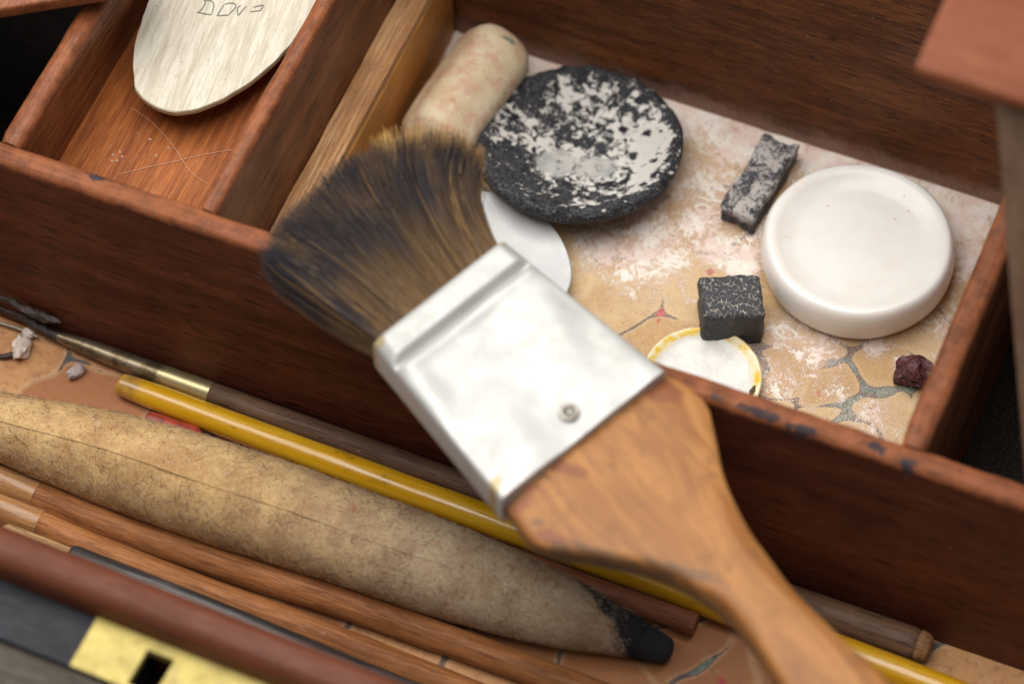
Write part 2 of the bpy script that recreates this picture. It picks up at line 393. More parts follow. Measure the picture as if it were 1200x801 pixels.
powsC = [(-.27, 10.4, .7, 1), (1.04, 10.2, .8, .95), (3.2, 10.7, .9, 1.1), (4.8, 10.6, .8, 1.1), (6.3, 10.2, .9, 1.1), (6.9, 9.3, .7, .85), (-.7, 6.6, .6, .9), (.3, 6.9, .9, .95), (1.7, 7.4, .5, 1.0), (2.33, 7.3, .45, 1.1),
         (4.62, 5.75, .6, .62), (3.9, 5.9, .5, .60), (5.7, 6.3, .3, .95), (-3.4, 10.4, .7, .7), (.9, 8.9, 1.0, .72), (4.1, 4.6, .8, .36), (6.3, 4.5, .6, .32), (5.2, 4.9, .4, .36), (2.6, 8.2, .5, .7), (1.0, 7.9, .6, .75), (-.2, 7.6, .6, .8), (6.8, 7.4, .7, .5), (6.4, 6.1, .22, .95)]
tealsC = [(5.57, 5.79, .34, .9), (5.33, 5.11, .36, 1.0), (5.8, 4.7, .3, .9), (6.3, 5.31, .28, .9), (6.65, 5.62, .3, .8), (5.5, 4.3, .45, .95), (3.1, 5.9, .3, .6), (5.1, 5.5, .3, .9), (5.9, 5.3, .25, .9), (2.6, 4.6, .35, .6), (1.4, 5.2, .2, .6)]
redsC = [(6.68, 9.4, .30, .85), (6.75, 9.0, .22, .85), (1.15, 5.43, .16, 1.0), (1.2, 5.2, .14, .9), (1.75, 6.79, .12, 1.3), (6.13, 4.74, .15, .9), (4.75, 6.1, .2, .95), (-3.84, 10.62, .16, 1.4), (5.0, 4.75, .16, .9), (5.3, 6.3, .12, .8)]
me, grid = lining('paper', -5.92, 7.82, .48, 10.84, 0.0, seedsC, powsC, tealsC, redsC, M['marble'], res=.05, sd=3, backdust=True, base_pow=.14)
bpart('paper_lining', me, M['marble'], 'marbled paper lining dusted with white and pink powder', ang=0)
me, g2 = lining('paper', -14, 14, -7.7, .02, 0.0, [(6.8, -1.8, .5), (5.7, -2.6, .4)], [], [(5.0, -2.3, .4, .8), (6.2, -3.2, .3, .8), (-7.1, -1.1, .35, 1.0), (-9.9, -1.2, .3, .5)], [(5.5, -2.5, .2, 1.0), (7.2, -2.3, .16, .8)], M['marble2'], res=.08, sd=11)
bpart('paper_lining', me, M['marble2'], 'rusty tan marbled paper lining of the front trough', ang=0)
bpart('shade_dark_lining', board(8.34, 14, .5, 10.8, -.29, .0, .01, 0, step=3), simple('gritty_lining', (.022, .016, .012), .8, var=(.12, .08, .055), vs=14, vlo=.5, vhi=.7, bs=.6), 'dark gritty lining of the right compartment, deepened with painted shade')  # grit is real; base tone lowered to paint in the compartment's shade
bpart('shade_dark_lining', board(-18, -11.39, .5, 10.9, -.29, .0, .01, 0, step=3), M['dark'])  # near-black colour stands in for the shade down in this compartment
# brass pin on the partition
me = rock(.12, 2, .05); o = bpart('brass_pin', me, simple('old_brass', (.55, .40, .10), .35, 1.0, var=(.30, .22, .07)))
o.location = Vector((-11.62, .62, 6.02))*S
# the lock plate with a square hole
brass = NT('yellow_brass'); c = brass.co()
brass_m = brass.out(brass.mix(brass.ramp(brass.noise(c, 1.6, 6, .7), .45, .75), (.38, .30, .08), (.22, .165, .05)), brass.ramp(brass.noise(c, 3, 4), .3, .7, .35, .55), brass.noise(c, 9, 4), .2, .02, .35)
def plate(x0, x1, y0, y1, hx0, hx1, hy0, hy1, z0, z1):
    sx = .18
    o_ = [(x0, y0), (x1, y0), (x1, y1), (x0, y1)]
    h_ = [(hx0, hy0), (hx1-.02, hy0), (hx1, hy1), (hx0+.02, hy1)]
    V = [(x, y, z) for z in (z1, z0) for (x, y) in o_+h_]; F = []
    for k in range(4):
        a, b = k, (k+1) % 4
        F += [(a, b, b+4, a+4), (a+8, a+12, b+12, b+8), (a, a+8, b+8, b), (a+4, b+4, b+12, a+12)]
    return mesh(V, F)
me = plate(-4.86, 2.2, -9.60, -8.47, -3.69, -3.12, -9.50, -8.72, 5.40, 5.605)
bm = bmesh.new(); bm.from_mesh(me); bmesh.ops.bevel(bm, geom=[e for e in bm.edges], offset=.012*S, segments=1, affect='EDGES'); bm.to_mesh(me); bm.free()
me.transform(SK)
bpart('lock_plate', me, brass_m, 'yellow brass lock plate with a square hole', ang=30)

# lifted lid corner and its stay, high above the right compartment
lid = thing('raised_lid', 'blurred red brown wooden lid corner held up on a strut, top right', 'lid', (6.7, 2.8, 14.3))
Vb = board(6.62, 16, 2.78, 12.5, 13.95, 14.3, .14, .03, axis='x', base=(6.7, 2.8, 14.3)); o = link_obj('lid_panel', Vb, M['leather'], lid)
rings = []
for i in range(25):
    t = i/24; c = Vector((8.02, 3.1, 13.94)).lerp(Vector((10.42, .22, 5.9)), t)
    rings.append([(c.x+u+.62, c.y+v+.2, c.z) for u, v in rrect(.62, .26, .1, 3)])
V, F = loft(rings); link_obj('strut', mesh(V, F, (6.7, 2.8, 14.3)), M['strut'], lid)
# slat lying across the top left, its unseen width added to shade the compartment
rings = []
for i in range(30):
    t = i/29; c = Vector((-17.5, -.28, 6.56)).lerp(Vector((-9.9, 4.74, 6.62)), t)
    d = Vector((1.38, .91, 0)).normalized(); s_ = Vector((-d.y, d.x, 0))
    rings.append([c+s_*(u+4.0)+Vector((0, 0, v)) for u, v in rrect(4.0, .17, .07, 3)])
V, F = loft(rings); o = link_obj('wooden_board', mesh(V, F, (-11, 4, 6.3)), M['divider'], None); o.location = Vector((-11, 4, 6.3))*S
tag(o, 'dark red wooden board lying across the box at the top left corner', 'board')

# ------------------------------------------------------------------ flat brush lying across the partition and the front lip
BR = (1.9, -1.6, 6.1)
brush = thing('flat_brush', 'wide flat brush with white metal ferrule and bushy brown bristles lying across the partition', 'brush', BR)
def slab_loft(Lp, Rp, zt, zb, n=60, ex=.35, m=10, dome=0.0, top_fn=None):
    """loft between a left and a right outline; rounded edges"""
    rings = []
    for i in range(n+1):
        t = i/n; a = interp(Lp, t); b = interp(Rp, t); c = (a+b)/2; h = (b-a)/2
        z1 = lin(zt, t) if isinstance(zt, list) else zt; z0 = lin(zb, t) if isinstance(zb, list) else zb
        zc, hz = (z1+z0)/2, (z1-z0)/2; ring = []
        N_ = 4*m
        for j in range(N_):
            th = 2*math.pi*(j+.5)/N_; cs, sn = math.cos(th), math.sin(th)
            if top_fn:                       # points spread evenly over the broad faces
                u = cs; v = math.copysign(max(0, 1-abs(u)**(2/ex))**(ex/2), sn)
            else:
                u = math.copysign(abs(cs)**ex, cs); v = math.copysign(abs(sn)**ex, sn)
            if sn > 0 and dome: v += dome*(1-u*u)
            p = Vector((c.x+h.x*u, c.y+h.y*u, zc+hz*v))
            if top_fn and sn > 0: p.z += top_fn(t, u)*min(1, (1-abs(u))*8)
            ring.append(p)
        rings.append(ring)
    return loft(rings)
fL = [(-2.12, -1.80, 0), (-1.40, -2.29, 0), (.04, -3.20, 0), (1.47, -4.07, 0)]
fR = [(-.70, 1.38, 0), (.10, 1.17, 0), (1.72, .44, 0), (3.27, -.25, 0)]
def ftop(t, u):
    lip = .13*math.exp(-((t-.075)/.078)**6)
    gr = -.11*math.exp(-((t-.165)/.018)**2)
    sh = .045*math.exp(-((t-.21)/.035)**2)
    d = .15*mnoise.noise(Vector((t*2.6, u*1.6, 3.3)))+.02*mnoise.noise(Vector((t*7, u*4, 1.3)))
    dent = -.05*math.exp(-(((t-.36)/.12)**2+((u+.05)/.35)**2))
    rv = -.03*math.exp(-(((t-.876)/.045)**2+((u-.05)/.07)**2))
    return lip+gr+sh+d*(t > .18)+dent+rv
# the outline uses straight lines: subdivide
def dens(pts, k=6):
    out = []
    for a, b in zip(pts, pts[1:]):
        for i in range(k): out.append(Vector(a).lerp(Vector(b), i/k))
    out.append(Vector(pts[-1])); return out
V, F = slab_loft(dens([fL[0], fL[-1]], 24), dens([fR[0], fR[-1]], 24), 7.0, [(0, 6.08), (1, 6.03)], n=200, ex=.16, m=22, top_fn=ftop)
N = NT('white_ferrule'); c = N.co()
sm = N.noise(c, .55, 4, .5, .3)
fc = N.mix(N.ramp(sm, .42, .7), (.49, .488, .47), (.425, .42, .40))
fc = N.mix(N.blobs([(1.25, -3.85, .12, .2), (-.75, 1.25, .14, .08), (-2.0, -1.75, .12, .12)], .3, 4), fc, (.42, .34, .20))
mat_f = N.out(fc, N.ramp(N.noise(c, 2.5, 4), .3, .7, .44, .60), N.noise(c, 2.5, 3), .10, .03, .36, Specular_IOR_Level=.5)
fo = link_obj('ferrule', mesh(V, F, BR), mat_f, brush, ang=50)
# eyelet rivet on the ferrule
rz = max(v.co.z for v in fo.data.vertices if (v.co.x/S-1.93+BR[0])**2+(v.co.y/S+1.83+BR[1])**2 < .06)/S
R = []
for k in range(33):
    a = 2*math.pi*k/32
me = bpy.data.meshes.new('m'); bm = bmesh.new()
ring_r, tube_r = .155, .055
vs = [[bm.verts.new(((ring_r+tube_r*math.cos(p))*math.cos(a)*S, (ring_r+tube_r*math.cos(p))*math.sin(a)*S, tube_r*math.sin(p)*S)) for p in [2*math.pi*q/10 for q in range(10)]] for a in [2*math.pi*k/32 for k in range(32)]]
for i in range(32):
    for j in range(10): bm.faces.new((vs[i][j], vs[(i+1) % 32][j], vs[(i+1) % 32][(j+1) % 10], vs[i][(j+1) % 10]))
cap = bm.verts.new((0, 0, .035*S)); inner = [vs[i][5] for i in range(32)]
for i in range(32): bm.faces.new((inner[i], inner[(i+1) % 32], cap))
bmesh.ops.recalc_face_normals(bm, faces=bm.faces); bm.to_mesh(me); bm.free()
link_obj('rivet', me, simple('rivet_metal', (.50, .48, .43), .35, .5, var=(.22, .19, .15), vs=9), fo, loc=(1.93-BR[0], -1.83-BR[1], rz-.01), ang=60)
# handle
hL = [(1.42, -3.93, 0), (1.72, -4.15, 0), (2.21, -4.50, 0), (2.60, -4.56, 0), (3.53, -4.40, 0), (4.50, -4.27, 0), (5.28, -4.35, 0), (6.13, -4.60, 0), (6.91, -5.14, 0), (7.52, -5.67, 0), (8.9, -6.95, 0), (10.4, -8.4, 0), (12.0, -10.0, 0)]
hR = [(3.21, -.10, 0), (3.68, -.20, 0), (4.20, -.46, 0), (4.55, -.96, 0), (5.13, -1.93, 0), (5.85, -2.74, 0), (6.58, -3.34, 0), (7.26, -3.84, 0), (8.29, -4.39, 0), (9.38, -4.92, 0), (10.7, -5.9, 0), (12.1, -7.2, 0), (13.4, -8.7, 0)]
V, F = slab_loft(hL, hR, [(0, 6.72), (.25, 6.80), (.6, 6.98), (1, 7.1)], [(0, 6.18), (.25, 6.12), (.7, 6.2), (1, 6.25)], n=110, ex=.42, m=14, dome=.08)
N = NT('worn_handle_wood'); c = N.wp()
rotv = N.n('ShaderNodeVectorRotate', rotation_type='Z_AXIS'); N.link(c, rotv.inputs['Vector']); rotv.inputs['Angle'].default_value = math.radians(35)
c2 = rotv.outputs[0]
g = N.noise(c2, 1.6, 4, .6, .8, (.22, 1, 1)); g2 = N.noise(c2, 9, 4, .6, 0, (.06, 1, 1)); bl = N.noise(c, .9, 4, .6)
hc = N.mix(N.ramp(g, .35, .65), (.25, .098, .027), (.40, .185, .060))
hc = N.mix(N.math('MULTIPLY', N.ramp(g2, .4, .7), .15), hc, (.24, .095, .035))
hc = N.mix(N.ramp(bl, .50, .66, 0, .6), hc, (.20, .085, .032)); hc = N.mix(N.ramp(N.noise(c, 2.2, 5, .7), .56, .68, 0, .45), hc, (.15, .065, .030))
hc = N.mix(N.math('MULTIPLY', N.blobs([(1.65, -3.75, .45, .30), (2.1, -2.9, .6, .18), (3.35, -.55, .35, .35), (2.6, -4.35, .35, .12)], .35, 2.5), .7), hc, (.19, .06, .028))
hc = N.mix(N.math('MULTIPLY', N.blobs([(1.55, -3.75, .2, .22), (2.25, -4.15, .14, .10), (3.7, -4.35, .7, .10), (5.1, -4.2, .8, .11), (2.9, -4.5, .3, .1), (1.75, -3.2, .35, .08)], .3, 4), .55), hc, (.085, .062, .045))
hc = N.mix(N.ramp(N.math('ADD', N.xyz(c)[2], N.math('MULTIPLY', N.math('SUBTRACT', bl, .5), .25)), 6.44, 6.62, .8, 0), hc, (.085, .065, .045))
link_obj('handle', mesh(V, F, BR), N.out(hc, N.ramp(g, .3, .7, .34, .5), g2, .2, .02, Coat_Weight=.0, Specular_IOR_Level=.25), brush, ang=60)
# bristles: thousands of fine hairs (nobody could count them)
tipc = [(-4.95, -.72, 0), (-5.08, -.20, 0), (-5.02, .45, 0), (-4.80, 1.25, 0), (-4.50, 1.95, 0), (-4.10, 2.65, 0), (-3.40, 3.30, 0), (-2.60, 3.48, 0), (-1.95, 3.15, 0)]
rl, rr = Vector((-2.08, -1.68, 0)), Vector((-.78, 1.24, 0)); ax = Vector((-.913, .408, 0))
rng = random.Random(5)
NH, NS = 15000, 7
HV = np.zeros((NH, NS, 3, 3)); HC = np.zeros((NH, NS, 3, 4))
for h in range(NH):
    u = rng.random(); v = rng.uniform(-1, 1)
    clump = mnoise.noise(Vector((u*13, v*1.6, 0))); clump2 = mnoise.noise(Vector((u*32, v*3, 9)))
    root = rl.lerp(rr, .012+.976*u)+ax*-.15; root.z = 6.52+.38*v
    uu = min(1, max(0, u+.028*clump+.012*rng.gauss(0, 1)))
    tip = interp(tipc, uu); L = (tip-root)
    tip = root+L*(1+(.06 if (u > .60 and math.sin(u*78) > .55) else 0)-.06*abs(clump2)-.17*rng.random()**2+.07*clump-.05*abs(v)**3)+Vector((-ax.y, ax.x, 0))*.09*rng.gauss(0, 1)
    tip.z = 6.62+.50*v+.10*clump+.05*rng.gauss(0, 1)
    mid = root+ax*L.length*.5*.3+(tip-root)*.35; mid.z = 6.53+.60*v
    side = Vector((-ax.y, ax.x, 0)); mid += side*.13*rng.gauss(0, 1)+side*.10*clump2; mid.z += .04*rng.gauss(0, 1)
    r0 = rng.uniform(.006, .011)
    shade = rng.random(); gold = rng.random() < .035
    cb = mnoise.noise(Vector((u*6, v*.8, 4)))
    for k in range(NS):
        t = k/(NS-1); p = root*(1-t)**2+mid*2*t*(1-t)+tip*t*t
        p = p+side*.02*math.sin(t*9+h)*t+Vector((0, 0, .012*math.sin(t*7+h*1.3)*t))
        rr_ = r0*(1-.75*t**3)
        for q in range(3):
            a = 2*math.pi*q/3+h; HV[h, k, q] = (p+side*math.cos(a)*rr_+Vector((0, 0, math.sin(a)*rr_)))[:]
        basec = Vector((.22, .130, .056)); midc = Vector((.085, .055, .036)); tipcol = Vector((.042, .035, .040))
        tt = t+cb*.22+clump*.15+.35*(shade-.5)
        cc = basec.lerp(midc, min(1, max(0, tt/.36))) if tt < .36 else midc.lerp(tipcol, min(1, (tt-.36)/.3))
        pn = mnoise.noise(Vector((u*11, t*4.5, v*1.2)))+.7*mnoise.noise(Vector((u*30, t*7, v*3+5)))
        cc = cc.lerp(Vector((.17, .108, .060)), max(0, min(.8, pn*1.3))) if pn > 0 else cc.lerp(Vector((.040, .038, .046)), min(.7, -pn*1.2))
        if gold: cc = cc.lerp(Vector((.42, .25, .09)), .65)
        if u > .60 and t > .87 and math.sin(u*78) > .55: cc = Vector((.70, .42, .15))
        cc = cc*(.65+.7*shade)
        HC[h, k, :] = (cc[0], cc[1], cc[2], 1)
HV = (HV.reshape(-1, 3)-np.array(BR))*S
fa = []
for k in range(NS-1):
    for q in range(3):
        a = k*3+q; b = k*3+(q+1) % 3; fa.append((a, b, b+3, a+3))
fa = np.array(fa); FF = (fa[None]+(np.arange(NH)*NS*3)[:, None, None]).reshape(-1, 4)
me = bpy.data.meshes.new('bristles'); me.vertices.add(len(HV)); me.vertices.foreach_set('co', HV.reshape(-1))
me.loops.add(FF.size); me.loops.foreach_set('vertex_index', FF.reshape(-1).astype(np.int32))
me.polygons.add(len(FF)); me.polygons.foreach_set('loop_start', np.arange(0, FF.size, 4, dtype=np.int32))
me.update(calc_edges=True)
at = me.color_attributes.new('hair', 'FLOAT_COLOR', 'POINT'); at.data.foreach_set('color', HC.reshape(-1))
me.shade_smooth()
N = NT('hair'); hm = N.out(N.attr('hair', 'Color'), .7, Specular_IOR_Level=.12)
o = link_obj('bristles', me, hm, brush, smooth=False); o['kind'] = 'stuff'
o['label'] = 'dark brown bristles, golden at the root'

# ------------------------------------------------------------------ shallow tray: cream oval tag with pencilled letters, scratches drawn as thin tubes
TG = (-9.0, 5.2, 4.78)
tg = thing('oval_tag', 'cream oval wooden tag with pencilled capital letters in the shallow tray', 'tag', TG)
outl = [(-10.80, 7.6), (-10.74, 6.3), (-10.58, 5.2), (-10.42, 4.5), (-10.12, 3.83), (-9.84, 3.42), (-9.28, 3.20), (-8.75, 3.30), (-8.22, 3.76), (-7.80, 4.45), (-7.50, 5.25), (-7.34, 6.0), (-7.16, 7.0), (-7.2, 8.0), (-7.8, 9.2), (-8.9, 9.9), (-10.1, 9.4), (-10.7, 8.5)]
n = 140; pl = []
cl = outl+outl[:1]
for i in range(n):
    x = i/n*len(outl); k = int(x); f = x-k
    P4 = [Vector((*outl[(k+d) % len(outl)], 0)) for d in (-1, 0, 1, 2)]
    p = .5*((2*P4[1])+(P4[2]-P4[0])*f+(2*P4[0]-5*P4[1]+4*P4[2]-P4[3])*f*f+(3*P4[1]-P4[0]-3*P4[2]+P4[3])*f**3)
    pl.append(p+Vector((mnoise.noise(p*3)*.03, mnoise.noise(p*3+Vector((5, 0, 0)))*.03, 0)))
rings = []
cx = Vector((-9.0, 6.2, 0))
for off, z in ((.5, .0), (.05, .0), (0, .02), (0, .12), (.025, .15)): rings.append([cx+(p-cx)*(1-off/3.0)+Vector((0, 0, 4.66+z)) for p in pl])
for s_ in (.9, .75, .5, .25, .05): rings.append([cx+(p-cx)*s_+Vector((0, 0, 4.81+.012*mnoise.noise(p*2*s_))) for p in pl])
V, F = loft(rings)
N = NT('cream_tag'); c = N.co()
r2 = N.n('ShaderNodeVectorRotate', rotation_type='Z_AXIS'); N.link(c, r2.inputs['Vector']); r2.inputs['Angle'].default_value = math.radians(-8)
fib = N.noise(r2.outputs[0], 9, 5, .7, .4, (1, .09, 1)); rngn = N.noise(r2.outputs[0], 1.5, 3, .5, 1.5, (1, .28, 1))
tc = N.mix(N.ramp(fib, .35, .65), (.45, .40, .31), (.62, .575, .48))
wv = N.math('FRACT', N.math('MULTIPLY', rngn, 7)); tc = N.mix(N.ramp(N.math('ABSOLUTE', N.math('SUBTRACT', wv, .5)), 0, .05, .38, 0), tc, (.28, .23, .19))
z = N.xyz(N.wp())[2]; tc = N.mix(N.ramp(z, 4.775, 4.80, .85, 0), tc, (.42, .27, .12))
tc = N.mix(N.ramp(N.noise(c, 11, 2, .4), .74, .78, 0, .7), tc, (.12, .10, .09))
to = link_obj('tag_board', mesh(V, F, TG), N.out(tc, .7, fib, .45, .02), tg)
ink = simple('pencil_lead', (.17, .16, .15), .6)
def stroke(pts, r=.012, z=4.826, nm='letter'):
    P3 = [(x, y, z) for x, y in pts]; return tube(P3, [(0, r*.5), (.2, r), (.8, r), (1, r*.5)], n=18, seg=6, base=TG, flat=.3)
# letters as seen in the photograph, laid out in the local frame of the writing
ldx = Vector((.9245, .355, 0)); ldy = Vector((-.355, .9245, 0)); lo = Vector((-9.57, 5.78, 0))
letters = [[[(0, 0), (.06, .02), (.16, .20), (.12, .24)], [(0, 0), (.30, -.05)], [(.30, -.05), (.34, .14), (.28, .24), (.12, .25)]],
           [[(.42, -.07), (.55, .16)], [(.42, -.07), (.66, -.05)], [(.66, -.05), (.80, .13), (.72, .20), (.55, .17)]],
           [[(.86, -.06), (1.02, .14)], [(.86, -.06), (.84, .08), (.90, .16)]],
           [[(1.16, .12), (1.38, .17)], [(1.10, .02), (1.32, .05)], [(1.38, .17), (1.32, .05)]]]
for strokes in letters:
    bmx = bmesh.new()
    for st_ in strokes:
        pts = [tuple((lo+ldx*a*1.02+ldy*b*1.3)[:2]) for a, b in st_]
        bmx.from_mesh(stroke(pts))
    me = bpy.data.meshes.new('m'); bmx.to_mesh(me); bmx.free(); link_obj('letter', me, ink, to)
scratch_mat = simple('pale_scratch', (.60, .33, .20), .6)  # thin tubes laid on the tray floor stand in for scratches
for lab, pts in (('fine pale thread curving across the tray floor below the tag', [(-10.13, 3.55), (-9.65, 3.40), (-9.25, 3.20), (-8.85, 2.95), (-8.25, 2.50), (-7.80, 2.35)]), ('fine pale thread running straight across the other thread', [(-9.62, 1.88), (-9.1, 2.3), (-8.74, 2.56), (-8.2, 3.0), (-7.6, 3.4)])):
    b0 = (pts[0][0], pts[0][1], 3.95); o = link_obj('scratch', tube([(x, y, 3.966) for x, y in pts], [(0, .006), (1, .006)], n=50, seg=6, base=b0), scratch_mat, None, loc=b0); tag(o, lab, 'scratch', 'scratches on the tray floor')

# ------------------------------------------------------------------ compartment contents
def solo(name, me, mat, loc, label, cat, rotz=0, tilt=None, group=None, ang=38, parent=None):
    o = link_obj(name, me, mat, parent, ang=ang, loc=loc)
    o.rotation_euler = (tilt[0] if tilt else 0, tilt[1] if tilt else 0, rotz)
    if not parent: tag(o, label, cat, group)
    return o
# white ceramic dish
N = NT('white_glaze'); c = N.co()
wc = N.mix(N.ramp(N.noise(c, 1.1, 4), .4, .7), (.88, .86, .82), (.84, .81, .765))
sp = N.voro(c, 2.1); wc = N.mix(N.ramp(sp, .035, .05, .85, 0), wc, (.45, .24, .12))
sp2 = N.noise(c, 16, 2, .5); wc = N.mix(N.ramp(sp2, .70, .76, 0, .35), wc, (.45, .34, .26))
N.b.inputs['Subsurface Radius'].default_value = (.004, .003, .002)
glaze = N.out(wc, .26, N.noise(c, 1.6, 3), .06, .03, Subsurface_Weight=.25, Subsurface_Scale=1.0)
prof = [(.01, .04), (1.6, .02), (1.86, .03), (1.97, .12), (2.05, .34), (2.08, .60), (2.06, .82), (2.01, .97), (1.94, 1.05), (1.86, 1.065), (1.76, 1.04), (1.64, .98), (1.50, .925), (1.36, .885), (1.15, .865), (.8, .86), (.5, .86), (.01, .86)]
def smooth_prof(p, k=4): 
    return [tuple(interp([(a, b, 0) for a, b in p], i/((len(p)-1)*k))[:2]) for i in range((len(p)-1)*k+1)]
solo('ceramic_dish', lathe(smooth_prof(prof), 128, wob=.012, sd=2), glaze, (4.62, 8.10, .0), 'thick white glazed round ceramic dish right of the black stick', 'dish', ang=0)
# blackened speckled dish leaning on the white shard
N = NT('speckled_charcoal'); c = N.co()
a1 = N.noise(c, 1.05, 3, .5, .4); a2 = N.noise(c, 4.3, 8, .72, .5); a3 = N.noise(c, 20, 4, .7); rr0 = N.n('ShaderNodeVectorMath', operation='LENGTH'); N.link(N.vmul(c, (1, 1, 0)), rr0.inputs[0]); rad = rr0.outputs['Value']
px, py = N.xyz(c)[0], N.xyz(c)[1]
side = N.math('MULTIPLY', N.math('ADD', px, N.math('MULTIPLY', py, .25)), .075)
f = N.math('ADD', N.math('ADD', N.math('MULTIPLY', N.math('SUBTRACT', a2, .5), 2.2), N.math('MULTIPLY', N.math('SUBTRACT', a1, .5), 1.2)), N.math('MULTIPLY', N.math('SUBTRACT', a3, .5), .55))
f = N.math('ADD', f, side); f = N.math('SUBTRACT', f, N.ramp(rad, 1.85, 2.2, -.03, .36))
wm = N.ramp(f, -.02, .07)
blk = N.mix(N.ramp(a3, .4, .65), (.008, .009, .012), (.095, .096, .105)); wht = N.mix(N.ramp(a1, .4, .6), (.74, .72, .68), (.66, .63, .59))
cc = N.mix(wm, blk, wht)
# black round islands in the white
vo = N.voro(c, 1.9); isl = N.ramp(N.math('ADD', vo, N.math('MULTIPLY', N.math('SUBTRACT', a2, .5), .9)), .19, .25, 1, 0); cc = N.mix(isl, cc, N.mix(N.ramp(a3, .45, .6), (.012, .012, .016), (.05, .05, .06)))
def lblob(N, c, x, y, rx, ry, nz, k=2.2):
    vm = N.n('ShaderNodeVectorMath', operation='SUBTRACT'); N.link(c, vm.inputs[0]); vm.inputs[1].default_value = (x, y, 0)
    ln = N.n('ShaderNodeVectorMath', operation='LENGTH'); N.link(N.vmul(vm.outputs[0], (1/rx, 1/ry, 0)), ln.inputs[0])
    return N.ramp(N.math('ADD', ln.outputs['Value'], N.math('MULTIPLY', N.math('SUBTRACT', nz, .5), k)), .93, 1.03, 1, 0)
chip = N.math('MULTIPLY', N.ramp(N.math('ADD', N.voro(c, 2.6), N.math('MULTIPLY', a3, .25)), .27, .30, 1, 0), N.ramp(rad, 1.95, 2.05)); cc = N.mix(chip, cc, (.75, .72, .68))
pool = N.math('MAXIMUM', lblob(N, c, -.45, -.40, .50, .42, a2), lblob(N, c, .40, -.50, .50, .30, a2))
cc = N.mix(N.math('MULTIPLY', pool, N.ramp(a2, .36, .46, .25, 1)), cc, N.mix(N.ramp(a1, .4, .6), (.34, .34, .33), (.52, .51, .48)))
rg = N.ramp(pool, 0, 1, .7, .35)
h = N.math('ADD', N.math('MULTIPLY', N.math('MAXIMUM', wm, pool), .8), N.math('MULTIPLY', a3, .7))
h = N.math('SUBTRACT', h, N.math('MULTIPLY', isl, .5))
char = N.out(cc, rg, h, .8, .05, Specular_IOR_Level=.3)
prof = [(.01, -.40), (1.4, -.40), (1.85, -.33), (2.16, -.12), (2.27, .04), (2.28, .17), (2.22, .27), (2.10, .30), (1.97, .25), (1.7, .12), (1.4, .0), (1.0, -.07), (.5, -.10), (.01, -.11)]
solo('blackened_dish', lathe(smooth_prof(prof, 5), 180, wob=.012, jag=.05, sd=4), char, (-1.95, 8.36, .66), 'round blackened dish speckled with chalky white, tilted beside the cream roll', 'dish', rotz=math.radians(22), tilt=(math.radians(-7), 0), ang=0)
# white shard under it
pts2 = []
N = simple('white_porcelain', (.60, .605, .60), .35, var=(.54, .55, .56), vs=1.5, bump=2, bs=.05)
SH = (-2.2, 5.5, .05)
shp = [(-3.50, 6.62), (-3.0, 6.72), (-2.45, 6.66), (-1.90, 6.42), (-1.40, 6.05), (-1.0, 5.55), (-.80, 5.05), (-.85, 4.5), (-1.3, 4.1), (-2.1, 4.1), (-2.8, 4.6), (-3.2, 5.4), (-3.42, 6.1)]
dp = [tuple(interp([(*p, 0) for p in shp+shp[:1]], i/96)[:2]) for i in range(96)]
cx = Vector((-2.2, 5.5, 0)); rings = []
for s_, z in ((.3, .30), (.7, .31), (.93, .38), (.99, .43), (1, .47), (.985, .50), (.95, .50), (.8, .44), (.4, .40), (.1, .39)): rings.append([cx+(Vector((*p, 0))-cx)*s_+Vector((0, 0, z)) for p in dp])
V, F = loft(rings); solo('porcelain_shard', mesh(V, F, SH), N, SH, 'pointed smooth white porcelain shard between the bristles and the blackened dish', 'shard', ang=60)
# enamel saucer with yellow rim
N = NT('chipped_enamel'); c = N.co(); ln = N.n('ShaderNodeVectorMath', operation='LENGTH'); N.link(N.vmul(c, (1, 1, 0)), ln.inputs[0]); rad = ln.outputs['Value']
nz = N.noise(c, 4, 5, .65); nz2 = N.noise(c, 18, 3, .6)
ec = N.mix(N.ramp(nz, .4, .7), (.70, .685, .65), (.60, .585, .55)); ec = N.mix(N.ramp(nz2, .62, .72, 0, .8), ec, (.50, .36, .20))
rimm = N.ramp(N.math('ADD', rad, N.math('MULTIPLY', N.math('SUBTRACT', nz, .5), .35)), 1.04, 1.10); yel = N.mix(N.ramp(nz, .42, .56), (.78, .52, .06), (.80, .72, .48))
ec = N.mix(rimm, ec, yel); ec = N.mix(N.ramp(rad, 1.22, 1.25), ec, (.60, .52, .38)); ec = N.mix(lblob(N, c, 1.10, .05, .07, .17, nz), ec, (.09, .06, .035))
enm = N.out(ec, .3, nz2, .2, .02)
prof = [(.01, .02), (.8, .02), (1.1, .12), (1.24, .24), (1.27, .29), (1.24, .32), (1.18, .30), (1.05, .22), (.9, .18), (.5, .16), (.01, .155)]
solo('enamel_saucer', lathe(smooth_prof(prof), 96, wob=.012, jag=.012, sd=8), enm, (2.62, 4.00, .02), 'small white enamel saucer with chipped yellow rim beside the partition', 'saucer', ang=0)
